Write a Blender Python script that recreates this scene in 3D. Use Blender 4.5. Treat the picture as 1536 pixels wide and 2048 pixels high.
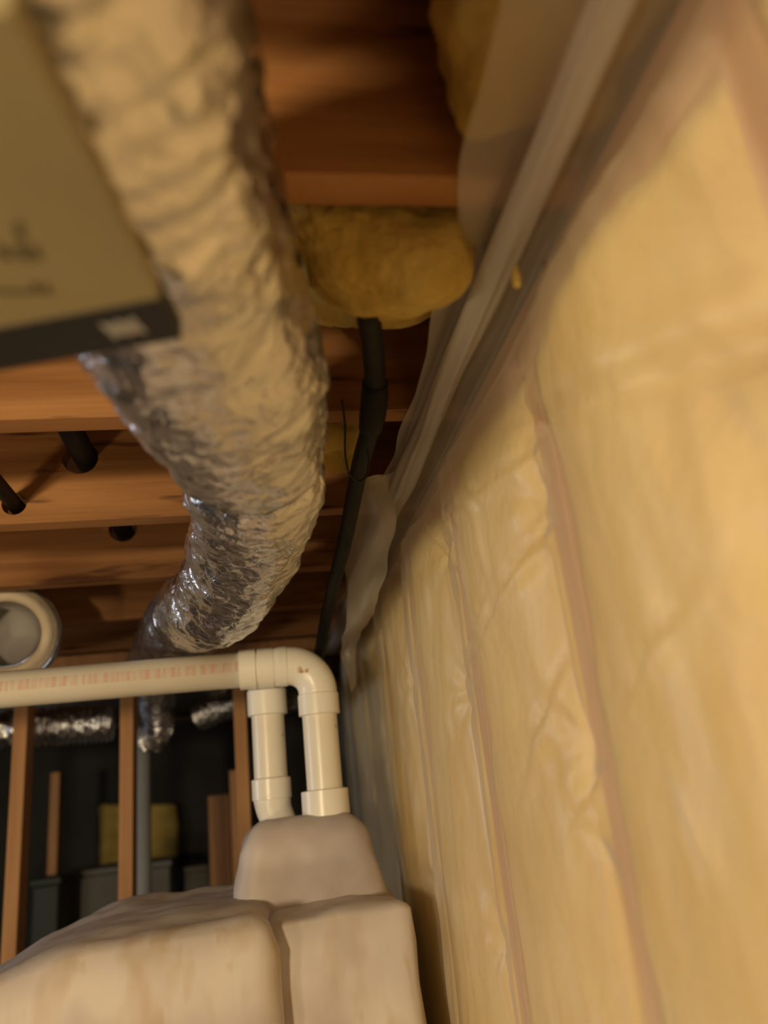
import bpy, bmesh, math, random
from mathutils import Vector, Matrix, noise
random.seed(7)
D = bpy.data
SC = bpy.context.scene
for o in list(D.objects): D.objects.remove(o)
COL = SC.collection
ZC = 1.90            # camera height above the basement floor; geometry below is written relative to it

# ------------------------------------------------------------------ camera
YAW, PITCH, ROLL, FPX = math.radians(10.3), math.radians(19.5), math.radians(6.34), 1540.0
fwd = Vector((math.sin(YAW)*math.cos(PITCH), math.cos(YAW)*math.cos(PITCH), math.sin(PITCH)))
r0 = Vector((math.cos(YAW), -math.sin(YAW), 0)); u0 = r0.cross(fwd)
RGT = r0*math.cos(ROLL) - u0*math.sin(ROLL)
UPV = r0*math.sin(ROLL) + u0*math.cos(ROLL)
cam = D.cameras.new('camera'); co = D.objects.new('camera', cam); COL.objects.link(co)
M3 = Matrix((RGT, UPV, -fwd)).transposed()
co.matrix_world = Matrix.Translation((0, 0, ZC)) @ M3.to_4x4()
cam.sensor_fit = 'VERTICAL'; cam.sensor_height = 36.0; cam.sensor_width = 27.0
cam.lens = FPX*36.0/2048.0
cam.clip_start = 0.02
cam.dof.use_dof = True; cam.dof.focus_distance = 1.25; cam.dof.aperture_fstop = 2.0
SC.camera = co

# ------------------------------------------------------------------ world, lamps, exposure
w = D.worlds.new('world'); SC.world = w; w.use_nodes = True
bg = w.node_tree.nodes['Background']; bg.inputs[0].default_value = (1.0, 0.80, 0.58, 1); bg.inputs[1].default_value = 0.008
def lamp(name, kind, loc, energy, color, size=0.1, target=None, size_y=None):
    l = D.lights.new(name, kind); l.energy = energy; l.color = color
    if kind == 'AREA':
        l.shape = 'RECTANGLE'; l.size = size; l.size_y = size_y or size
    else: l.shadow_soft_size = size
    o = D.objects.new(name, l); COL.objects.link(o); o.location = Vector(loc) + Vector((0, 0, ZC))
    if target is not None:
        d = Vector(target) - Vector(loc); o.rotation_euler = d.to_track_quat('-Z', 'Y').to_euler()
    return o
lamp('ceiling_bulb', 'POINT', (-1.12, -1.2, 0.0), 108, (1.0, 0.78, 0.47), 0.10)
lamp('low_fill_lamp', 'POINT', (-1.5, -0.55, -0.70), 32, (1.0, 0.77, 0.46), 0.12)  # weaker fill added from lower left for joist faces and pipe undersides
lamp('basement_window_daylight', 'AREA', (-3.4, 1.9, 0.15), 11, (0.80, 0.87, 1.0), 0.8, (0, 1.2, 0.3), 0.45)
SC.view_settings.view_transform = 'Standard'; SC.view_settings.look = 'None'
SC.view_settings.gamma = 1.0; SC.view_settings.use_curve_mapping = False
SC.view_settings.exposure = 0.4

# ------------------------------------------------------------------ helpers
def ray(x, y): return fwd + RGT*((x-768)/FPX) - UPV*((y-1024)/FPX)
def at_x(x, y, X): d = ray(x, y); return d*(X/d.x)
def at_y(x, y, Y): d = ray(x, y); return d*(Y/d.y)
def at_z(x, y, Z): d = ray(x, y); return d*(Z/d.z)
def at_d(x, y, dd): return ray(x, y)*dd

def tag(o, label=None, cat=None, group=None, kind=None):
    if label: o['label'] = label
    if cat: o['category'] = cat
    if group: o['group'] = group
    if kind: o['kind'] = kind
    return o
def wloc(o):
    v = Vector(o.location)
    if o.parent: v = v + wloc(o.parent)
    return v
def thing(name, loc, label, cat, group=None):
    o = D.objects.new(name, None); COL.objects.link(o); o.empty_display_size = 0.05
    o.location = Vector(loc) + Vector((0, 0, ZC))
    return tag(o, label, cat, group)
def obj(name, vf, mat, parent=None, smooth=True, origin=None, sharp=None):
    """vf = (verts, faces) in camera-relative metres -> ONE mesh object"""
    vs, fs = vf
    vs = [Vector(v) + Vector((0, 0, ZC)) for v in vs]
    if parent is not None: org = wloc(parent)
    elif origin is not None: org = Vector(origin) + Vector((0, 0, ZC))
    else:
        n = len(vs); org = Vector((sum(v.x for v in vs)/n, sum(v.y for v in vs)/n, min(v.z for v in vs)))
    me = D.meshes.new(name)
    me.from_pydata([v - org for v in vs], [], fs)
    bm = bmesh.new(); bm.from_mesh(me); bmesh.ops.recalc_face_normals(bm, faces=bm.faces); bm.to_mesh(me); bm.free()
    if smooth:
        me.polygons.foreach_set('use_smooth', [True]*len(me.polygons))
        if sharp is not None: me.set_sharp_from_angle(angle=math.radians(sharp))
    me.materials.append(mat)
    o = D.objects.new(name, me); COL.objects.link(o)
    if parent is not None: o.parent = parent
    else: o.location = org
    return o
def join(*parts):
    V, F = [], []
    for vs, fs in parts:
        n = len(V); V += list(vs); F += [tuple(i+n for i in f) for f in fs]
    return V, F
def box(x0, x1, y0, y1, z0, z1, c=0.0):
    """box with chamfered edges (c) so that edges catch light"""
    if c <= 0:
        v = [(x, y, z) for x in (x0, x1) for y in (y0, y1) for z in (z0, z1)]
        return v, [(0,1,3,2),(4,6,7,5),(0,4,5,1),(2,3,7,6),(0,2,6,4),(1,5,7,3)]
    bm = bmesh.new(); bmesh.ops.create_cube(bm, size=1)
    for v in bm.verts: v.co = Vector(((x0+x1)/2+v.co.x*(x1-x0), (y0+y1)/2+v.co.y*(y1-y0), (z0+z1)/2+v.co.z*(z1-z0)))
    bmesh.ops.bevel(bm, geom=bm.edges[:], offset=c, segments=1, affect='EDGES')
    bm.verts.index_update()
    r = [v.co.copy() for v in bm.verts], [tuple(v.index for v in f.verts) for f in bm.faces]
    bm.free(); return r
def grid(fn, nu, nv, close_u=False):
    V = [fn(i/(nu if close_u else nu-1), j/(nv-1)) for j in range(nv) for i in range(nu)]
    F = []
    for j in range(nv-1):
        for i in range(nu if close_u else nu-1):
            a = j*nu+i; b = j*nu+(i+1) % nu
            F.append((a, b, b+nu, a+nu))
    return V, F
def slab(fn, off, nu, nv):
    """closed sheet: grid fn plus the same grid moved by off"""
    V, F = grid(fn, nu, nv); n = len(V); off = Vector(off)
    V2 = V + [Vector(v)+off for v in V]
    F2 = F + [tuple(reversed([i+n for i in f])) for f in F]
    for i in range(nu-1):
        F2.append((i, i+1, i+1+n, i+n)); k = (nv-1)*nu+i; F2.append((k, k+1, k+1+n, k+n))
    for j in range(nv-1):
        a, b = j*nu, (j+1)*nu; F2.append((a, b, b+n, a+n)); a += nu-1; b += nu-1; F2.append((a, b, b+n, a+n))
    return V2, F2
def spline(pts, n):
    P = [Vector(p) for p in pts]; P = [P[0]*2-P[1]] + P + [P[-1]*2-P[-2]]
    out = []; m = len(P)-3
    for k in range(n):
        t = k/(n-1)*m; i = min(int(t), m-1); t -= i
        a, b, c, d = P[i:i+4]
        out.append(0.5*((2*b)+(c-a)*t+(2*a-5*b+4*c-d)*t*t+(3*b-a-3*c+d)*t**3))
    return out
def frames(path):
    T = [(path[min(i+1, len(path)-1)]-path[max(i-1, 0)]).normalized() for i in range(len(path))]
    up = Vector((0, 0, 1)) if abs(T[0].z) < 0.9 else Vector((1, 0, 0))
    N = (up - T[0]*up.dot(T[0])).normalized(); out = []
    for t in T:
        N = (N - t*N.dot(t)).normalized(); out.append((t, N, t.cross(N)))
    return out
def tube(path, rad, seg=16, caps=True):
    """rad: number, list per ring, or fn(i, angle)"""
    path = [Vector(p) for p in path]; fr = frames(path); V, F = [], []
    for i, p in enumerate(path):
        t, N, B = fr[i]
        for k in range(seg):
            a = 2*math.pi*k/seg
            r = rad(i, a) if callable(rad) else (rad[i] if isinstance(rad, (list, tuple)) else rad)
            V.append(p + (N*math.cos(a) + B*math.sin(a))*r)
    for i in range(len(path)-1):
        for k in range(seg):
            a = i*seg+k; b = i*seg+(k+1) % seg; F.append((a, b, b+seg, a+seg))
    if caps:
        F.append(tuple(range(seg))[::-1]); F.append(tuple((len(path)-1)*seg+k for k in range(seg)))
    return V, F
def rings(p0, p1, prof, seg=24, caps=True):
    """turned profile along p0->p1: prof = [(t in metres, radius)]"""
    p0, p1 = Vector(p0), Vector(p1); d = (p1-p0).normalized()
    path = [p0 + d*t for t, r in prof]
    up = Vector((0, 0, 1)) if abs(d.z) < 0.9 else Vector((1, 0, 0))
    N = (up-d*up.dot(d)).normalized(); B = d.cross(N); V, F = [], []
    for (t, r), p in zip(prof, path):
        for k in range(seg):
            a = 2*math.pi*k/seg; V.append(p+(N*math.cos(a)+B*math.sin(a))*r)
    for i in range(len(path)-1):
        for k in range(seg):
            a = i*seg+k; b = i*seg+(k+1) % seg; F.append((a, b, b+seg, a+seg))
    if caps: F.append(tuple(range(seg))[::-1]); F.append(tuple((len(path)-1)*seg+k for k in range(seg)))
    return V, F
def nz(x, y, z): return noise.noise(Vector((x, y, z)))
def lump(c, s, rr, amp, freq, n=12, seed=0.0, fn=None):
    """rounded, uneven block: c centre, s half sizes, rr corner radius"""
    bm = bmesh.new(); bmesh.ops.create_cube(bm, size=2)
    bmesh.ops.subdivide_edges(bm, edges=bm.edges[:], cuts=n, use_grid_fill=True)
    c = Vector(c); s = Vector(s)
    for v in bm.verts:
        p = Vector((v.co.x*s.x, v.co.y*s.y, v.co.z*s.z))
        q = Vector([max(-(s[k]-rr), min(s[k]-rr, p[k])) for k in range(3)])
        d = p-q
        if d.length > 1e-6: p = q + d.normalized()*rr
        nrm = (p-q).normalized() if (p-q).length > 1e-6 else p.normalized()
        g = p + c
        if fn: g = fn(g, v.co)
        a = amp*(nz(g.x*freq+seed, g.y*freq, g.z*freq) + 0.5*nz(g.x*freq*2.3, g.y*freq*2.3+seed, g.z*freq*2.3))
        v.co = g + nrm*a
    bm.verts.index_update()
    r = [v.co.copy() for v in bm.verts], [tuple(v.index for v in f.verts) for f in bm.faces]
    bm.free(); return r

# ------------------------------------------------------------------ materials
def mat(name, c1, c2=None, scale=(8, 8, 8), rough=0.7, metal=0.0, bump=0.0, bscale=None, detail=4, spec=0.4, ramp=(0.35, 0.65), coat=0.0):
    m = D.materials.new(name); m.use_nodes = True; nt = m.node_tree; N = nt.nodes; L = nt.links
    b = N['Principled BSDF']; b.inputs['Roughness'].default_value = rough; b.inputs['Metallic'].default_value = metal
    b.inputs['Specular IOR Level'].default_value = spec; b.inputs['Coat Weight'].default_value = coat
    b.inputs['Base Color'].default_value = (*c1, 1)
    tc = N.new('ShaderNodeTexCoord')
    def tex(sc):
        mp = N.new('ShaderNodeMapping'); mp.inputs['Scale'].default_value = sc; L.new(tc.outputs['Object'], mp.inputs['Vector'])
        t = N.new('ShaderNodeTexNoise'); t.inputs['Scale'].default_value = 1; t.inputs['Detail'].default_value = detail
        L.new(mp.outputs[0], t.inputs['Vector']); return t
    if c2 is not None:
        t = tex(scale); r = N.new('ShaderNodeValToRGB')
        r.color_ramp.elements[0].position, r.color_ramp.elements[1].position = ramp
        r.color_ramp.elements[0].color = (*c1, 1); r.color_ramp.elements[1].color = (*c2, 1)
        L.new(t.outputs['Fac'], r.inputs[0]); L.new(r.outputs[0], b.inputs['Base Color'])
    if bump > 0:
        t2 = tex(bscale or scale); bp = N.new('ShaderNodeBump'); bp.inputs['Strength'].default_value = bump; bp.inputs['Distance'].default_value = 0.01
        L.new(t2.outputs['Fac'], bp.inputs['Height']); L.new(bp.outputs[0], b.inputs['Normal'])
    return m
def layer(m, color, sc, lo, hi, box_min=None, box_max=None):
    """adds marks of another colour (stains, print) by a noise mask, optionally limited to a box in object space"""
    nt = m.node_tree; N = nt.nodes; L = nt.links; b = N['Principled BSDF']; s = b.inputs['Base Color']
    mix = N.new('ShaderNodeMix'); mix.data_type = 'RGBA'
    if s.is_linked: L.new(s.links[0].from_socket, mix.inputs['A'])
    else: mix.inputs['A'].default_value = s.default_value
    mix.inputs['B'].default_value = (*color, 1)
    tc = N.new('ShaderNodeTexCoord'); mp = N.new('ShaderNodeMapping'); mp.inputs['Scale'].default_value = sc
    L.new(tc.outputs['Object'], mp.inputs['Vector'])
    t = N.new('ShaderNodeTexNoise'); t.inputs['Scale'].default_value = 1; t.inputs['Detail'].default_value = 2
    L.new(mp.outputs[0], t.inputs['Vector'])
    mr = N.new('ShaderNodeMapRange'); mr.inputs['From Min'].default_value = lo; mr.inputs['From Max'].default_value = hi
    L.new(t.outputs['Fac'], mr.inputs['Value']); fac = mr.outputs[0]
    if box_min is not None:
        sx = N.new('ShaderNodeSeparateXYZ'); L.new(tc.outputs['Object'], sx.inputs[0])
        for k in range(3):
            for lim, op in ((box_min[k], 'GREATER_THAN'), (box_max[k], 'LESS_THAN')):
                if lim is None: continue
                c = N.new('ShaderNodeMath'); c.operation = op; L.new(sx.outputs[k], c.inputs[0]); c.inputs[1].default_value = lim
                mu = N.new('ShaderNodeMath'); mu.operation = 'MULTIPLY'; L.new(fac, mu.inputs[0]); L.new(c.outputs[0], mu.inputs[1]); fac = mu.outputs[0]
    L.new(fac, mix.inputs['Factor']); L.new(mix.outputs['Result'], s)
    return m
M = {}
M['joist'] = mat('joist_wood', (.26, .105, .028), (.44, .205, .070), (1.6, 14, 26), rough=.62, bump=.12, bscale=(3, 60, 90))
layer(M['joist'], (.14, .05, .015), (5, 30, 40), .64, .74)
M['post'] = mat('post_wood', (.44, .21, .08), (.58, .30, .12), (30, 30, 2.0), rough=.6, bump=.1)
M['stud'] = mat('stud_wood', (.64, .36, .21), (.72, .44, .27), (30, 30, 2.0), rough=.7)
M['ply'] = mat('plywood', (.17, .08, .03), (.25, .125, .05), (3, 18, 18), rough=.75)
M['floor'] = mat('dusty_floor', (.07, .06, .05), (.11, .095, .08), (3, 3, 3), rough=.9)
M['concrete'] = mat('concrete', (.20, .165, .13), (.27, .22, .17), (5, 5, 5), rough=.9, bump=.2)
M['concrete_dimmed'] = mat('concrete_far_dimmed', (.030, .028, .025), (.05, .047, .042), (3, 3, 3), rough=.9)  # concrete with the far room's darkness put into its colour
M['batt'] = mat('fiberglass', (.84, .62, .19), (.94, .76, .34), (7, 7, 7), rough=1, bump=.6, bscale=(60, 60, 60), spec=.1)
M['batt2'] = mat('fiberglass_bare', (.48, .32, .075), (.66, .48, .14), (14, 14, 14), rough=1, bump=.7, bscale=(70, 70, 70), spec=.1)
M['pvc'] = mat('pvc', (.85, .80, .69), (.90, .87, .78), (6, 6, 6), rough=.32, spec=.5)
layer(M['pvc'], (.42, .24, .08), (30, 30, 30), .70, .78)
M['pvc_fit'] = mat('pvc_fitting', (.88, .85, .77), (.92, .90, .83), (8, 8, 8), rough=.3, spec=.5)
layer(M['pvc_fit'], (.42, .24, .08), (30, 30, 30), .70, .78)
M['black'] = mat('black_plastic', (.008, .008, .008), (.016, .015, .014), (10, 10, 10), rough=.6, spec=.2)
M['tape'] = mat('black_tape', (.016, .015, .016), rough=.55)
M['board'] = mat('rigid_board', (.26, .215, .11), (.30, .245, .125), (5, 5, 5), rough=.6)
M['foil'] = mat('foil_jacket', (.70, .69, .70), (.80, .79, .78), (20, 20, 20), rough=.30, metal=1.0, bump=.7, bscale=(45, 45, 45), detail=3)
M['foil_far'] = mat('foil_far', (.72, .74, .80), (.80, .82, .86), (20, 20, 20), rough=.28, metal=1.0, bump=.6, bscale=(40, 40, 40))
M['foil_tape'] = mat('foil_tape', (.78, .79, .82), rough=.18, metal=1.0, bump=.5, bscale=(50, 50, 50))
M['liner'] = mat('duct_liner', (.30, .28, .27), (.36, .33, .31), (20, 20, 20), rough=.6)
M['ins_edge'] = mat('insulation_edge', (.62, .52, .38), (.70, .60, .46), (20, 20, 20), rough=.9, bump=.4)
M['wrap'] = mat('dusty_wrap', (.58, .53, .51), (.72, .66, .61), (4, 4, 4), rough=.6, bump=.12, bscale=(14, 14, 14))
layer(M['wrap'], (.54, .41, .28), (30, 30, 11), .58, .80)
layer(M['wrap'], (.56, .45, .34), (17, 17, 5), .50, .72)
layer(M['wrap'], (.46, .40, .39), (5, 5, 5), .50, .70)
M['hood'] = mat('hood_wrap', (.47, .42, .42), (.62, .55, .52), (5, 5, 5), rough=.5, bump=.15, bscale=(12, 12, 12))
M['steel'] = mat('painted_steel', (.34, .37, .40), (.42, .44, .46), (4, 4, 4), rough=.4)
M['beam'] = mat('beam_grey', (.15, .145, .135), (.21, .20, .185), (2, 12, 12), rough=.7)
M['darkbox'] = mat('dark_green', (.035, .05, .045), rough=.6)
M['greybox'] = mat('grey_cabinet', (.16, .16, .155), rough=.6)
M['print'] = mat('pale_print', (.42, .40, .38), rough=.6)
def poly_mat(name, fac, col=(.90, .86, .80), gl=.16):
    m = D.materials.new(name); m.use_nodes = True; nt = m.node_tree; N = nt.nodes; L = nt.links
    N.remove(N['Principled BSDF']); out = N['Material Output']
    tr = N.new('ShaderNodeBsdfTransparent'); tr.inputs[0].default_value = (.97, .95, .92, 1)
    di = N.new('ShaderNodeBsdfDiffuse'); di.inputs[0].default_value = (*col, 1)
    tl = N.new('ShaderNodeBsdfTranslucent'); tl.inputs[0].default_value = (*col, 1)
    g = N.new('ShaderNodeBsdfGlossy'); g.inputs['Roughness'].default_value = .42; g.inputs[0].default_value = (.9, .9, .9, 1)
    a = N.new('ShaderNodeMixShader'); a.inputs[0].default_value = .45; L.new(di.outputs[0], a.inputs[1]); L.new(tl.outputs[0], a.inputs[2])
    b = N.new('ShaderNodeMixShader'); b.inputs[0].default_value = fac; L.new(tr.outputs[0], b.inputs[1]); L.new(a.outputs[0], b.inputs[2])
    lw = N.new('ShaderNodeLayerWeight'); lw.inputs['Blend'].default_value = .25
    mu = N.new('ShaderNodeMath'); mu.operation = 'MULTIPLY_ADD'; mu.inputs[1].default_value = .09; mu.inputs[2].default_value = gl*.25
    L.new(lw.outputs['Fresnel'], mu.inputs[0])
    c = N.new('ShaderNodeMixShader'); L.new(mu.outputs[0], c.inputs[0]); L.new(b.outputs[0], c.inputs[1]); L.new(g.outputs[0], c.inputs[2])
    L.new(c.outputs[0], out.inputs[0]); return m
M['poly'] = poly_mat('poly_sheet', .40, (.90, .84, .72))
M['poly_flap'] = poly_mat('poly_flap', .48, (.84, .77, .66))
M['poly_roll'] = poly_mat('poly_roll', .72, (.86, .83, .80))

# ------------------------------------------------------------------ setting: floor, walls, ceiling
HJ = 0.52; HT = HJ + .235                         # joist underside / top above camera
YF = 5.2
tag(obj('floor', box(-4.2, .62, -2.6, YF+.1, -2.0, -1.9), M['floor'], smooth=False), 'grey concrete basement floor', 'floor', kind='structure')
wall = tag(obj('wall_right', box(.42, .62, -2.6, YF+.1, -1.9, HT+.02), M['concrete'], smooth=False), 'concrete foundation wall behind the plastic-covered insulation', 'wall', kind='structure')
tag(obj('wall_back', box(-4.2, .42, YF, YF+.1, -1.9, HT+.02), M['concrete_dimmed'], smooth=False), 'dim grey concrete wall at the far end of basement', 'wall', kind='structure')
ceil = tag(obj('ceiling', box(-4.2, .42, -2.6, YF, HT+.002, HT+.022), M['ply'], smooth=False), 'underside of plywood subfloor over brown joists', 'ceiling', kind='structure')
SP = .42; STUD = [.752 + SP*k for k in range(-6, 6)]   # stud centres along the right wall
for y in STUD:
    obj('wall_stud', box(.328, .417, y-.019, y+.019, -1.86, .445, .002), M['stud'], wall, smooth=False)
obj('top_plate', box(.328, .417, -2.0, 2.92, .447, .483, .002), M['stud'], wall, smooth=False)
obj('top_plate', box(.328, .417, -2.0, 2.92, .485, .518, .002), M['stud'], wall, smooth=False)
obj('bottom_plate', box(.328, .417, -2.0, 2.92, -1.9, -1.862, .002), M['stud'], wall, smooth=False)

# joists: real 2x10s with drilled holes
HOLES = {1.41: [((-.318, .648), .033), ((-.432, .560), .022)],
         1.82: [((-.308, .646), .033)],
         1.00: [((-.318, .648), .033), ((-.432, .560), .022)]}
JY = [-1.86, -1.46, -1.06, -.66, -.26, .14, .545, 1.00, 1.41, 1.82, 2.23, 2.64, 3.05, 3.46, 3.87, 4.28, 4.69]
def joist(y, holes):
    x0, x1, z0, z1 = -4.1, .415, HJ, HT
    cu = D.curves.new('joist', 'CURVE'); cu.dimensions = '2D'; cu.fill_mode = 'BOTH'; cu.extrude = .0195
    def sp(pts):
        s = cu.splines.new('POLY'); s.points.add(len(pts)-1)
        for q, p in zip(s.points, pts): q.co = (p[0], p[1], 0, 1)
        s.use_cyclic_u = True
    sp([(x0, z0), (x1, z0), (x1, z1), (x0, z1)])
    for (hx, hz), r in holes: sp([(hx+r*math.cos(a*math.pi/14), hz+r*math.sin(a*math.pi/14)) for a in range(28)])
    o = D.objects.new('tmp', cu); COL.objects.link(o)
    bpy.context.view_layer.update()
    me = D.meshes.new_from_object(o.evaluated_get(bpy.context.evaluated_depsgraph_get()))
    V = [(v.co.x, y+.0195+v.co.z, v.co.y) for v in me.vertices]; F = [tuple(p.vertices) for p in me.polygons]
    D.objects.remove(o); D.meshes.remove(me)
    return V, F
for y in JY:
    obj('joist', joist(y, HOLES.get(y, [])) if y in HOLES else box(-4.1, .415, y, y+.039, HJ, HT, .003), M['joist'], ceil, smooth=False)
tag(obj('trim_1', box(.417, .42+.0, -2.5, YF, HJ, HT), M['ply'], ceil, smooth=False), None, None)

# ------------------------------------------------------------------ insulation batts in the right wall
def bulge(Y):
    f = ((Y-STUD[0])/SP) % 1.0
    return math.sin(math.pi*f)**.7
def batt_front(Y, z):
    x = .336 - .030*bulge(Y) + .010*nz(Y*6, z*4, 3.1) + .006*nz(Y*17, z*11, 8.0)
    if .30 < Y < .66:                              # the nearest bay: the batt front is set back in a hollow near its top
        d = ((Y-.40)/.075)**2 + ((z-.315)/.070)**2
        x += .10*math.exp(-d*.8)
    return min(x, .405)
ordn = ['nearest the camera', 'second along from the camera', 'third along from the camera', 'fourth along from the camera', 'fifth along from the camera', 'beside the white pipes']
kbay = 0
for i in range(4, 11):
    y0, y1 = STUD[i]+.0195, STUD[i+1]-.0195
    if y1 > 2.9: break
    fn = lambda u, v: Vector((batt_front(y0+(y1-y0)*u, -1.85+2.285*v), y0+(y1-y0)*u, -1.85+2.285*v))
    V, F = grid(fn, 22, 110); n = len(V)
    V2 = V + [Vector((.4165, p.y, p.z)) for p in V]
    F2 = F + [tuple(q+n for q in reversed(f)) for f in F]
    for a in range(21):
        F2.append((a, a+1, a+1+n, a+n)); k = 109*22+a; F2.append((k, k+1, k+1+n, k+n))
    for j in range(109):
        a, b = j*22, (j+1)*22; F2.append((a, b, b+n, a+n)); a += 21; b += 21; F2.append((a, b, b+n, a+n))
    lab = 'yellow fiberglass batt behind the clear plastic, in the stud bay ' + (ordn[kbay] if kbay < len(ordn) else 'at the end')
    tag(obj('insulation_batt', (V2, F2), M['batt'], origin=(.36, (y0+y1)/2, -1.85)), lab, 'insulation', 'batts between the right wall studs')
    kbay += 1

# ------------------------------------------------------------------ clear plastic sheet over the wall
STAPLE = [(.735, .370), (.752, .275), (.752, .022), (.75, -.28), (1.172, .12), (1.172, -.22), (1.17, .36), (.332, .10), (1.592, .2), (1.592, -.2), (2.01, .1)]
CREASE = [((1085, 840), (868, 1085)), ((1088, 985), (985, 1225)), ((1090, 1005), (950, 1330)), ((1182, 1485), (1125, 1640)), ((1130, 1630), (1260, 1830)),
          ((985, 1180), (905, 1400)), ((1100, 1320), (1050, 1600)), ((830, 1010), (925, 1250)), ((1420, 1150), (1250, 1420)), ((1340, 1500), (1460, 1800))]
CREASE = [(at_x(*a, .295), at_x(*b, .295)) for a, b in CREASE]
CREASE = [(a.y, a.z, b.y-a.y, b.z-a.z, (b.y-a.y)**2+(b.z-a.z)**2) for a, b in CREASE]
def sheet_x(Y, z):
    x = .322 - .034*bulge(Y)
    wr = .006*nz(Y*16+z*1.5, z*2.2, 1.7) + .004*nz(Y*34-z*5, z*5, 6.3) + .010*nz(Y*3.3, z*2.4, 9.2)
    x -= abs(wr)*.9 + wr*.3
    for sy, sz in STAPLE:
        dy, dz = Y-sy, z-sz; r = math.hypot(dy, dz)
        if r < .36:
            th = math.atan2(dz, dy)
            x -= .0065*math.exp(-r/.13)*(r/.05 if r < .05 else 1)*(.5+.5*math.cos(th*7+sy*7+sz*3))
            x += .006*math.exp(-(r/.03)**2)
    if .3 < Y < 2.2 and -.35 < z < .45:
        for ay, az, dy, dz, l2 in CREASE:
            t = ((Y-ay)*dy+(z-az)*dz)/l2
            if -.1 < t < 1.1:
                tt = min(1, max(0, t)); q = (Y-ay-dy*tt)*dz-(z-az-dz*tt)*dy; q /= math.sqrt(l2)
                if abs(q) < .05:
                    e = math.sin(math.pi*min(1, max(0, (t+.1)/1.2)))
                    x += e*(.007*math.exp(-(q/.006)**2) - .006*math.exp(-((q-.014)/.010)**2))
    if Y > .85: x -= min(1, (Y-.85)*2)*.006*abs(nz(Y*30+z*4, z*3.5, 12.2))
    c = (z-.225) - (Y-.36)*.34                     # long diagonal tuck running up to the camera's right
    if .2 < Y < .72: x += .012*math.exp(-(c/.012)**2) - .008*math.exp(-((c-.03)/.02)**2)
    return min(x, .326)
NPROF = 40
def sheet(u, v):
    Y = -1.9+2.0*u/.10 if u < .10 else (.10+1.6*(u-.10)/.66 if u < .76 else 1.70+1.23*(u-.76)/.24)
    nv_wall = .80
    if v < nv_wall:
        z = -1.88 + (.44+1.88)*(1-(1-v/nv_wall)**1.35)
        return Vector((sheet_x(Y, z), Y, z))
    t = (v-nv_wall)/(1-nv_wall)                     # top roll: hollow, then a fat fold, then the loose edge under the joists
    a = .012*nz(Y*4, 2.2, 0) ; b = .010*nz(Y*9, 5.5, 0)
    edge = .236 - .046*max(0, min(1, (.95-Y)/.6)) + .02*nz(Y*7, 1.1, 4) - .0*Y
    P = [(sheet_x(Y, .44), .44), (.300+a, .455), (.318, .470+b*.3), (.306+a*.5, .492), (.276+a, .494+b*.4), (.262+a, .504), (.257+a*.5, .511), (.245+a*.3, .5155), (edge, .5165)]
    m = len(P)-1; q = t*m; i = min(int(q), m-1); f = q-i; f = f*f*(3-2*f)*.5+f*.5
    return Vector((P[i][0]+(P[i+1][0]-P[i][0])*f, Y, P[i][1]+(P[i+1][1]-P[i][1])*f + .002*nz(Y*22, t*9, 0)*(1-t)))
ps = tag(obj('plastic_sheet', grid(sheet, 480, 300), M['poly'], origin=(.30, .6, -1.88)), 'clear wrinkled plastic sheet stapled over the yellow insulated right wall', 'plastic sheet')

# the gathered roll of plastic along the wall top
rp = [Vector((.262+.008*nz(y*3, 2.2, 0), y, .494+.006*nz(y*5, 5.5, 0))) for y in [-1.8+.012*k for k in range(391)]]
obj('gathered_fold', tube(rp, lambda i, a: (.0155+.004*nz(i*.05, 1, 2))*(1+.16*math.sin(a*5+i*.11)+.25*nz(math.cos(a)*2, math.sin(a)*2, i*.03))*(.75 if abs(math.sin(a)) < .5 else 1), 24), M['poly_roll'], ps)

# loose end of the sheet that hangs off the wall top by the white elbow
FL = [[(728, 912, .205), (756, 898, .226), (784, 892, .244), (812, 896, .256)],
      [(716, 960, .186), (745, 952, .208), (770, 962, .232), (795, 978, .258)],
      [(702, 1050, .186), (732, 1040, .208), (762, 1045, .232), (788, 1055, .256)],
      [(692, 1130, .186), (716, 1120, .204), (745, 1112, .226), (774, 1122, .250)],
      [(690, 1200, .187), (713, 1195, .204), (738, 1185, .222), (760, 1190, .245)],
      [(690, 1255, .190), (706, 1250, .203), (724, 1245, .220), (742, 1232, .240)],
      [(681, 1305, .192), (690, 1300, .205), (700, 1295, .217), (714, 1285, .235)],
      [(694, 1345, .202), (699, 1343, .209), (703, 1340, .216), (708, 1330, .228)],
      [(702, 1385, .212), (704, 1382, .216), (706, 1378, .220), (709, 1370, .228)]]
FP = [[at_x(*p) for p in r] for r in FL]
rows = [spline(r, 30) for r in FP]
cols = [spline([rows[j][i] for j in range(len(rows))], 60) for i in range(30)]
def flapf(u, v):
    p = cols[min(29, round(u*29))][min(59, round(v*59))].copy()
    p.x += .010*nz(p.y*14, p.z*9, 2.0); p.z = min(p.z, .505); return p
tag(obj('plastic_sheet_flap', grid(flapf, 30, 60), M['poly_flap']), 'loose wavy plastic flap hanging off wall top near white pipe elbow', 'plastic sheet')

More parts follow.
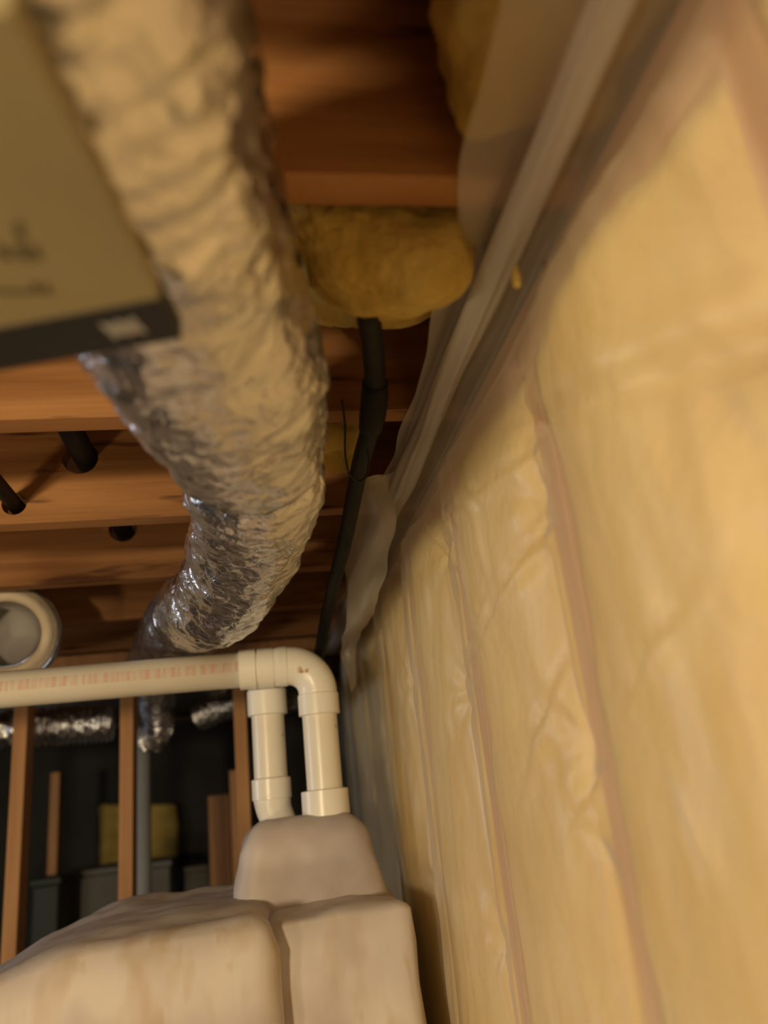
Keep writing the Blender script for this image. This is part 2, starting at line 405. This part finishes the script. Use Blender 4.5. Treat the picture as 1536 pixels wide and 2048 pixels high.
# fluffs in the joist bays above the wall
def ragged(g, cc):
    return g + Vector((.02*nz(g.y*11, g.z*11, 1), .0, .012*nz(g.x*14, g.y*14, 2)))
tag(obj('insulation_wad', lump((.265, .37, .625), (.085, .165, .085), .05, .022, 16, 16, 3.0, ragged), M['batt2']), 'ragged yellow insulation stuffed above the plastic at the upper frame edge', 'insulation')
def sagging(g, cc):
    g = g.copy()
    t = (g.x-.03)/.25; back = max(0, min(1, (g.y-.60)/.27))
    low = .435 + .10*abs(t-.55) + .13*back**1.3 + (.03 if t < .15 else 0)
    zt = .72; k = (zt-g.z)/(zt-.49)
    g.z = zt-(zt-low)*k
    if g.z > .515: g.y = max(g.y, .592)
    return g
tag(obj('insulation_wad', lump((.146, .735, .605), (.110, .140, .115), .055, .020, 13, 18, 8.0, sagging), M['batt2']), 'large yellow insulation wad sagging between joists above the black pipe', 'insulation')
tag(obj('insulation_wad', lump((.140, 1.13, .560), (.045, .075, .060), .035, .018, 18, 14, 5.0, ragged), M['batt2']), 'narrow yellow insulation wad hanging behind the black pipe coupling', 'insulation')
p = at_x(1033, 552, .262)
tag(obj('fiberglass_tuft', lump((p.x, p.y, p.z), (.004, .004, .011), .004, .003, 120, 4), M['batt2']), 'tiny yellow fluff stuck on the plastic fold', 'insulation')

# ------------------------------------------------------------------ silver insulated flex duct
DP = spline([(-.150, -.45, .415), (-.118, .05, .415), (-.096, .28, .415), (-.074, .44, .415), (-.030, .67, .414), (-.003, .86, .414), (.006, 1.0, .412),
             (-.004, 1.18, .408), (-.034, 1.37, .398), (-.085, 1.56, .386), (-.135, 1.74, .412), (-.205, 2.0, .415), (-.30, 2.4, .415)], 330)
RD = .095
acc = [0.0]
for i in range(1, len(DP)): acc.append(acc[-1]+(DP[i]-DP[i-1]).length)
def duct_r(i, a):
    s = acc[i]; ca, sa = math.cos(a), math.sin(a)
    r = RD + .0011*math.sin(2*math.pi*s/.027 + a + 2*nz(s*9, a, 0))
    r += .0085*nz(ca*2.1+s*3, sa*2.1, s*16) + .006*abs(nz(ca*3.3-s*7+a*.5, sa*3.3+4, s*22-a*1.2)) + .0045*abs(nz(ca*4+9, sa*4, s*34+a)) + .002*nz(ca*9, sa*9, s*70)
    y = DP[i].y
    r += .008*math.exp(-((y-.68)/.10)**2) - .014*math.exp(-((y-.905)/.03)**2) - .006*max(0, min(1, (y-.85)/.3))    # pinch under the strap
    return r
duct = thing('flexible_duct', (DP[120].x, DP[120].y, .30), 'large crinkled silver flex duct sweeping down from upper left', 'duct')
obj('jacket', tube(DP, duct_r, 72), M['foil'], duct)
k0 = min(range(len(DP)), key=lambda i: abs(DP[i].y-.890)); k1 = min(range(len(DP)), key=lambda i: abs(DP[i].y-.918))
obj('strap', tube(DP[k0:k1+1], lambda i, a: duct_r(i+k0, a)+.0022, 72, False), M['foil_tape'], duct)
# torn jacket lip along the duct's right flank
i0 = min(range(len(DP)), key=lambda i: abs(DP[i].y-.22)); i1 = min(range(len(DP)), key=lambda i: abs(DP[i].y-.62))
def lip(u, v):
    i = int(i0+(i1-i0)*v); t, N, B = frames(DP[i-1:i+2])[1]
    side = B if B.x > 0 else -B
    a = math.radians(8+30*u); r = duct_r(i, 0)+.004+.012*math.sin(u*math.pi/2)*math.sin(v*math.pi)+.004*nz(v*20, u*3, 1)
    return DP[i] + (side*math.cos(a)+N*math.sin(a))*r
obj('jacket_lip', grid(lip, 8, 60), M['foil'], duct)

# second duct, cut end showing its liner, at the left edge
c = at_y(12, 1268, 1.93); ax = Vector((.30, -.82, -.10)).normalized()
d2 = thing('flexible_duct', (c.x, c.y+.1, c.z-.12), 'small silver duct with tan rim at the left edge above pipe', 'duct')
R2 = .122
q0 = c - ax*.05
pathb = spline([c, c-ax*.12, c-ax*.3+Vector((-.05, 0, .01)), c-ax*.5+Vector((-.2, -.05, .01)), c-ax*.5+Vector((-.6, -.08, 0))], 90)
obj('jacket', tube(pathb, lambda i, a: R2+.003*math.sin(i*.9)+.006*nz(math.cos(a)*3, math.sin(a)*3, i*.35), 40, False), M['foil'], d2)
obj('insulation_rim', rings(c+ax*.006, c-ax, [(0, R2-.016), (-.010, R2-.024), (-.012, R2-.036), (0, R2-.044), (.05, R2-.045), (.05, R2-.006), (.006, R2-.006), (0, R2-.016)], 48, False), M['ins_edge'], d2)
obj('liner', rings(c-ax*.004, c-ax, [(0, R2-.046), (.02, R2-.05), (.10, R2-.052), (.101, .0)], 40, False), M['liner'], d2)

# ------------------------------------------------------------------ rigid board hung below the duct
e1 = (at_z(360, 670, .284)-at_z(20, 20, .284)); e1.z = 0
e2 = (at_z(0, 740, .284)-at_z(360, 675, .284)); e2.z = 0; e2.normalize(); e1n = e1.normalized()
CR = at_z(361, 676, .284)
BL, BW = .222, .75
board = thing('rigid_board', CR + e2*.37 - e1n*.12 + Vector((0, 0, 0)), 'tan rigid board with black taped edge under the silver duct', 'board')
def slabbox(a0, a1, b0, b1, z0, z1):
    v = [CR + e2*a - e1n*b + Vector((0, 0, z-.297)) for a in (a0, a1) for b in (b0, b1) for z in (z0, z1)]
    return v, [(0,1,3,2),(4,6,7,5),(0,4,5,1),(2,3,7,6),(0,2,6,4),(1,5,7,3)]
bd = obj('panel', slabbox(0, BW, .0, BL, .298, .312), M['board'], board, smooth=False)
tp = obj('edge_tape', slabbox(-.0006, BW, -.0006, .0420, .2970, .3126), M['tape'], board, smooth=False)
pr = []
for k in range(7):                                 # smeared pale lettering: a block of slanted strokes
    a = .021+.0032*k; h = .0062 if k % 3 else .0085
    v = [CR + e2*(a+da) - e1n*(.021+db) + Vector((0, 0, -.0006)) for da, db in ((-.0011-.0015, -h), (.0011-.0015, -h), (.0011+.0015, h), (-.0011+.0015, h))]
    v += [x + Vector((0, 0, .0005)) for x in v]
    pr.append((v, [(0,1,2,3),(7,6,5,4),(0,4,5,1),(1,5,6,2),(2,6,7,3),(3,7,4,0)]))
obj('printed_mark', join(*pr), M['print'], tp, smooth=False)
mk = mat('smudge_ink', (.09, .075, .04), rough=.7)
for k, (px, py, ln, wd, an) in enumerate([(38, 462, .016, .0035, .35), (8, 505, .012, .006, .1), (45, 505, .014, .006, .15), (72, 505, .012, .004, .2), (25, 582, .026, .004, -1.2), (72, 575, .010, .004, .1), (94, 578, .011, .003, .2)]):
    p = at_z(px, py, .2848); d = (e1n*math.cos(an)+e2*math.sin(an)); s = Vector((d.y, -d.x, 0))
    v = []
    for t in range(14):
        a = 2*math.pi*t/14; v.append(p + d*(ln/2*math.cos(a)) + s*(wd/2*math.sin(a)*(1+.3*math.sin(3*a))))
    n = len(v); v += [x+Vector((0, 0, -.0003)) for x in v]
    obj('ink_smudge', (v, [tuple(range(n)), tuple(range(2*n-1, n-1, -1))]+[(i, (i+1) % n, (i+1) % n+n, i+n) for i in range(n)]), mk, bd, smooth=False)
for a, b in ((.20, .11), (.70, .11)):
    q = CR + e2*a - e1n*b
    obj('hanger_strap', box(q.x-.008, q.x+.008, q.y-.001, q.y+.001, .2995, HT-.001), M['steel'], board, smooth=False)

# ------------------------------------------------------------------ black pipes
BP = [at_d(x, y, d) for x, y, d in [(733, 600, .86), (738, 640, .885), (745, 690, .93), (750, 770, 1.0), (742, 850, 1.06), (718, 940, 1.2), (690, 1080, 1.42), (660, 1200, 1.65), (642, 1290, 1.87), (636, 1330, 2.05)]]
for q in BP: q.z = min(q.z, .499)
BP = [Vector((BP[0].x-.004, .70, .56)), Vector((BP[0].x-.002, .722, .525))] + BP
bpath = spline(BP, 90)
bpipe = thing('black_pipe', (bpath[45].x, bpath[45].y, bpath[-1].z), 'long black pipe with coupling running along the wall top', 'pipe')
obj('pipe', tube(bpath, .0138, 20), M['black'], bpipe)
ci = [i for i, q in enumerate(bpath) if .862 < q.y < .962]
obj('coupling', tube([bpath[i] for i in ci], [.0168 if (k < 2 or k > len(ci)-3) else .0182 for k in range(len(ci))], 20), M['black'], bpipe)
W1 = spline([at_d(684, 800, 1.02), at_d(690, 850, 1.04), at_d(690, 900, 1.06), at_d(694, 930, 1.08), at_d(700, 950, 1.10), at_d(718, 962, 1.13), at_d(733, 950, 1.12), at_d(738, 925, 1.10), at_d(735, 900, 1.08)], 60)
tag(obj('thin_wire', tube(W1, .0015, 8), M['black']), 'thin black wire looping down beside the black pipe', 'wire')
def through(x, z, r, y0, y1, lab):
    o = thing('black_conduit', (x, (y0+y1)/2, z-r), lab, 'pipe')
    obj('tube', rings((x, y0, z), (x, y1, z), [(0, r), (y1-y0, r)], 20), M['black'], o)
    for y in (1.10,):
        obj('collar', rings((x, y, z), (x, y+.05, z), [(0, r), (.002, r+.004), (.05, r+.004), (.052, r)], 20), M['black'], o)
through(-.312, .655, .0215, .70, 2.1, 'short black tube passing through the upper drilled joist hole')
through(-.432, .560, .014, .80, 1.452, 'dark thin tube in a low joist hole at left edge')

# ------------------------------------------------------------------ white pvc pipes
YP, ZP, RP = 1.75, .275, .0385
M['pvc_print'] = mat('pvc_printed', (.85, .80, .69), (.90, .87, .78), (6, 6, 6), rough=.32, spec=.5)
layer(M['pvc_print'], (.42, .24, .08), (30, 30, 30), .72, .80)
layer(M['pvc_print'], (.82, .56, .47), (95, 1, 8), .38, .62, (-3, None, -.0095), (-.03, -.006, .012))
pv = thing('pvc_vent_pipe', (.124, YP, -.06), 'white vent pipe running left then turning down beside the wall', 'pipe')
xr = .124
run = obj('horizontal_pipe', rings((-2.2, YP, ZP), (-.03, YP, ZP), [(0, RP), (2.17, RP)], 40), M['pvc_print'], pv)
run_me = run.data
for v in run_me.vertices: v.co.z -= (ZP+ZC) - (wloc(pv).z + 0) ; 
run.location.z = (ZP+ZC) - wloc(pv).z; 
for v in run_me.vertices: v.co.x += .124
run.location.x = -.124
def ring_at(name, p0, d, prof, m, parent): 
    p0 = Vector(p0); return obj(name, rings(p0, p0+Vector(d), prof, 40), m, parent, sharp=40)
ring_at('coupling', (-.046, YP, ZP), (1, 0, 0), [(0, RP), (.001, RP+.0055), (.036, RP+.006), (.037, RP+.001), (.040, RP+.001), (.041, RP+.0055), (.075, RP+.0055), (.076, RP)], M['pvc_fit'], pv)
el = [Vector((.026, YP, ZP))] + [Vector((xr-.062+.062*math.sin(a), YP, ZP-.062+.062*math.cos(a))) for a in [math.pi/2*k/14 for k in range(15)]] + [Vector((xr, YP, ZP-.075))]
obj('elbow', tube(el, [RP+.004]*len(el), 40), M['pvc_fit'], pv)
ring_at('elbow_collar', (.040, YP, ZP), (1, 0, 0), [(0, RP+.003), (.001, RP+.006), (.018, RP+.006), (.020, RP+.003)], M['pvc_fit'], pv)
ring_at('elbow_collar', (xr, YP, ZP-.066), (0, 0, -1), [(0, RP+.003), (.003, RP+.0065), (.046, RP+.0065), (.048, RP)], M['pvc_fit'], pv)
ring_at('vertical_pipe', (xr, YP, ZP-.10), (0, 0, -1), [(0, RP-.0005), (.23, RP-.0005)], M['pvc'], pv)
ring_at('coupling', (xr-.001, YP, .008), (0, 0, -1), [(0, RP), (.002, RP+.0115), (.052, RP+.012), (.054, RP+.004), (.10, RP+.004)], M['pvc_fit'], pv)

YQ = 1.845; xq = .012; RQ = .0375
pq = thing('pvc_vent_pipe', (xq, YQ, -.06), 'shorter white pipe dropping behind the horizontal run to the hood', 'pipe')
el2 = [Vector((xq, YQ, .225))] + [Vector((xq, YQ+.07-.07*math.cos(a), .225+.07*math.sin(a))) for a in [math.pi/2*k/12 for k in range(1, 13)]] + [Vector((xq, YQ+.12, .295))]
obj('elbow', tube(el2, RQ+.004, 36), M['pvc_fit'], pq)
ring_at('elbow_collar', (xq, YQ, .240), (0, 0, -1), [(0, RQ+.003), (.003, RQ+.0075), (.058, RQ+.0075), (.060, RQ)], M['pvc_fit'], pq)
ring_at('vertical_pipe', (xq, YQ, .20), (0, 0, -1), [(0, RQ-.0005), (.17, RQ-.0005)], M['pvc'], pq)
ring_at('coupling', (xq, YQ, .045), (0, 0, -1), [(0, RQ), (.003, RQ+.006), (.045, RQ+.006), (.047, RQ+.002)], M['pvc_fit'], pq)
bend = spline([(xq, YQ, .003), (xq+.004, YQ, -.025), (xq+.018, YQ, -.06), (xq+.03, YQ, -.09)], 16)
obj('bend', tube(bend, [RQ+.004-.0006*k for k in range(16)], 36), M['pvc_fit'], pq)
ring_at('back_pipe', (xq, YQ+.10, .295), (0, 1, 0), [(0, RQ), (.7, RQ)], M['pvc'], pq)

# ------------------------------------------------------------------ wrapped appliance under the pipes
ap = thing('wrapped_appliance', (-.15, 1.66, -1.9), 'pale dusty wrapped appliance with domed hood below the white pipes', 'appliance')
def slump(g, cc):
    g = g.copy()
    if g.z > -.5:
        g.z -= .11*max(0, (-.30-g.x)/.30)**1.3          # sags to the left
        g.z += .02*max(0, g.y-1.6)
    return g
obj('cover', lump((-.335, 1.70, -1.04), (.345, .31, .86), .06, .012, 7, 30, 1.0, slump), M['wrap'], ap)
obj('side_cover', lump((.115, 1.72, -1.05), (.135, .25, .855), .035, .010, 9, 26, 4.0), M['wrap'], ap)
def hood(g, cc):
    g = g.copy(); t = (g.z+.30)/.26
    s = 1-.28*max(0, t)**1.5
    g.x = .075+(g.x-.075)*s; g.y = 1.78+(g.y-1.78)*(1-.2*max(0, t)); return g
obj('hood', lump((.075, 1.78, -.165), (.165, .135, .125), .055, .006, 12, 22, 2.0, hood), M['hood'], ap)

# ------------------------------------------------------------------ stud partition, column, dim room beyond
YS = 2.70
part = thing('stud_partition', (-.5, YS, -1.9), 'open partition of upright brown studs behind the white pipes', 'wall frame')
for px, py in ((30, 1650), (252, 1600), (485, 1550)):
    x = at_y(px, py, YS).x
    obj('stud', box(x-.021, x+.021, YS, YS+.089, -1.86, HJ-.042, .002), M['post'], part, smooth=False)
for x in (-1.17, -1.57): obj('stud', box(x-.021, x+.021, YS, YS+.089, -1.86, HJ-.042, .002), M['post'], part, smooth=False)
obj('top_plate', box(-2.2, .20, YS, YS+.089, HJ-.040, HJ-.002, .002), M['post'], part, smooth=False)
obj('bottom_plate', box(-2.2, .20, YS, YS+.089, -1.9, -1.862, .002), M['post'], part, smooth=False)

cx = at_y(286, 1640, 3.3).x
cl = thing('steel_column', (cx, 3.3, -1.9), 'slim grey steel column standing just behind the middle stud', 'column')
obj('shaft', rings((cx, 3.3, -1.88), (cx, 3.3, .33), [(0, .030), (2.20, .030)], 24), M['steel'], cl)
obj('base_plate', box(cx-.08, cx+.08, 3.22, 3.38, -1.9, -1.88, .002), M['steel'], cl, smooth=False)
obj('cap_plate', box(cx-.07, cx+.07, 3.24, 3.36, .321, .333, .002), M['steel'], cl, smooth=False)
bm_ = thing('support_beam', (-1.4, 3.3, .335), 'dark grey support beam crossing the dim room behind studs', 'beam')
obj('web', box(-3.6, .30, 3.285, 3.315, .345, .508, .002), M['beam'], bm_, smooth=False)
obj('flange', box(-3.6, .30, 3.23, 3.37, .335, .345, .002), M['beam'], bm_, smooth=False)
obj('flange', box(-3.6, .30, 3.23, 3.37, .508, .5185, .002), M['beam'], bm_, smooth=False)
def far_duct(pts, r, lab):
    P = spline(pts, 120); o = thing('flexible_duct', (P[60].x, P[60].y, min(q.z for q in P)-r), lab, 'duct')
    obj('hanger', box(P[60].x-.008, P[60].x+.008, P[60].y-.001, P[60].y+.001, P[60].z+r*.9, HT-.001), M['steel'], o, smooth=False)
    obj('jacket', tube(P, lambda i, a: r+.006*math.sin(i*1.1+a)+.010*nz(math.cos(a)*3, math.sin(a)*3, i*.3), 36), M['foil_far'], o)
far_duct([at_y(-160, 1475, 3.0), at_y(60, 1455, 2.98), at_y(150, 1450, 2.97), at_y(225, 1444, 2.97)], .062, 'silver duct crossing behind the two left studs below white pipe')
far_duct([at_y(305, 1380, 2.98)+Vector((0, .02, .05)), at_y(308, 1418, 2.96), at_y(315, 1448, 2.97), at_y(300, 1475, 3.02)+Vector((0, .03, 0))], .055, 'crumpled silver duct end right of the middle stud')
far_duct([at_y(395, 1435, 3.0), at_y(430, 1420, 2.98), at_y(470, 1408, 2.98), at_y(540, 1400, 3.0)], .045, 'short silver duct piece near the right stud')
YW = 4.9
def far_batt(px0, px1, py0, py1, Y, lab):
    a, b = at_y(px0, py0, Y), at_y(px1, py1, Y)
    tag(obj('insulation_batt', lump(((a.x+b.x)/2, Y, (a.z+b.z)/2), (abs(b.x-a.x)/2, .05, abs(a.z-b.z)/2), .03, .02, 6, 12, px0), M['batt2']), lab, 'insulation', 'batts on the far wall')
far_batt(200, 262, 1610, 1735, 5.155, 'dim yellow insulation piece left of the middle stud in far room')
far_batt(300, 358, 1610, 1735, 5.155, 'dim yellow insulation piece right of the grey column in far room')
def far_box(name, px0, px1, py0, Y, m, lab, cat, dy=.3):
    a, b = at_y(px0, py0, Y), at_y(px1, py0, Y)
    o = thing(name, ((a.x+b.x)/2, Y+dy/2, -1.9), lab, cat)
    obj('body', box(a.x, b.x, Y, Y+dy, -1.9, a.z-.03, .006), m, o, smooth=False)
    obj('lid', box(a.x-.01, b.x+.01, Y-.01, Y+dy, a.z-.028, a.z, .004), m, o, smooth=False)
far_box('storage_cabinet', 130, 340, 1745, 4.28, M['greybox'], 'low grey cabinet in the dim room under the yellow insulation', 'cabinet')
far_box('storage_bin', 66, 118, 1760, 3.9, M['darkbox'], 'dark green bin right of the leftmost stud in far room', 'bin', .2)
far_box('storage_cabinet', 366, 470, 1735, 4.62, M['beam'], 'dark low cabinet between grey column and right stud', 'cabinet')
def far_post(px, py, Y, top, w_, lab):
    x = at_y(px, py, Y).x; zt = at_y(px, top, Y).z
    o = thing('wood_post', (x, Y, -1.9), lab, 'post')
    obj('shaft', box(x-w_, x+w_, Y, Y+.089, -1.88, zt, .003), M['post'], o, smooth=False)
    obj('foot', box(x-w_-.01, x+w_+.01, Y-.01, Y+.099, -1.9, -1.88, .002), M['post'], o, smooth=False)
far_post(107, 1640, 4.14, 1545, .022, 'thin dim post between the two left studs in far room')
far_post(470, 1620, 3.9, 1540, .020, 'thin dim post just left of the right stud')
far_post(438, 1620, 4.1, 1590, .050, 'broad dim brown board near the right stud')
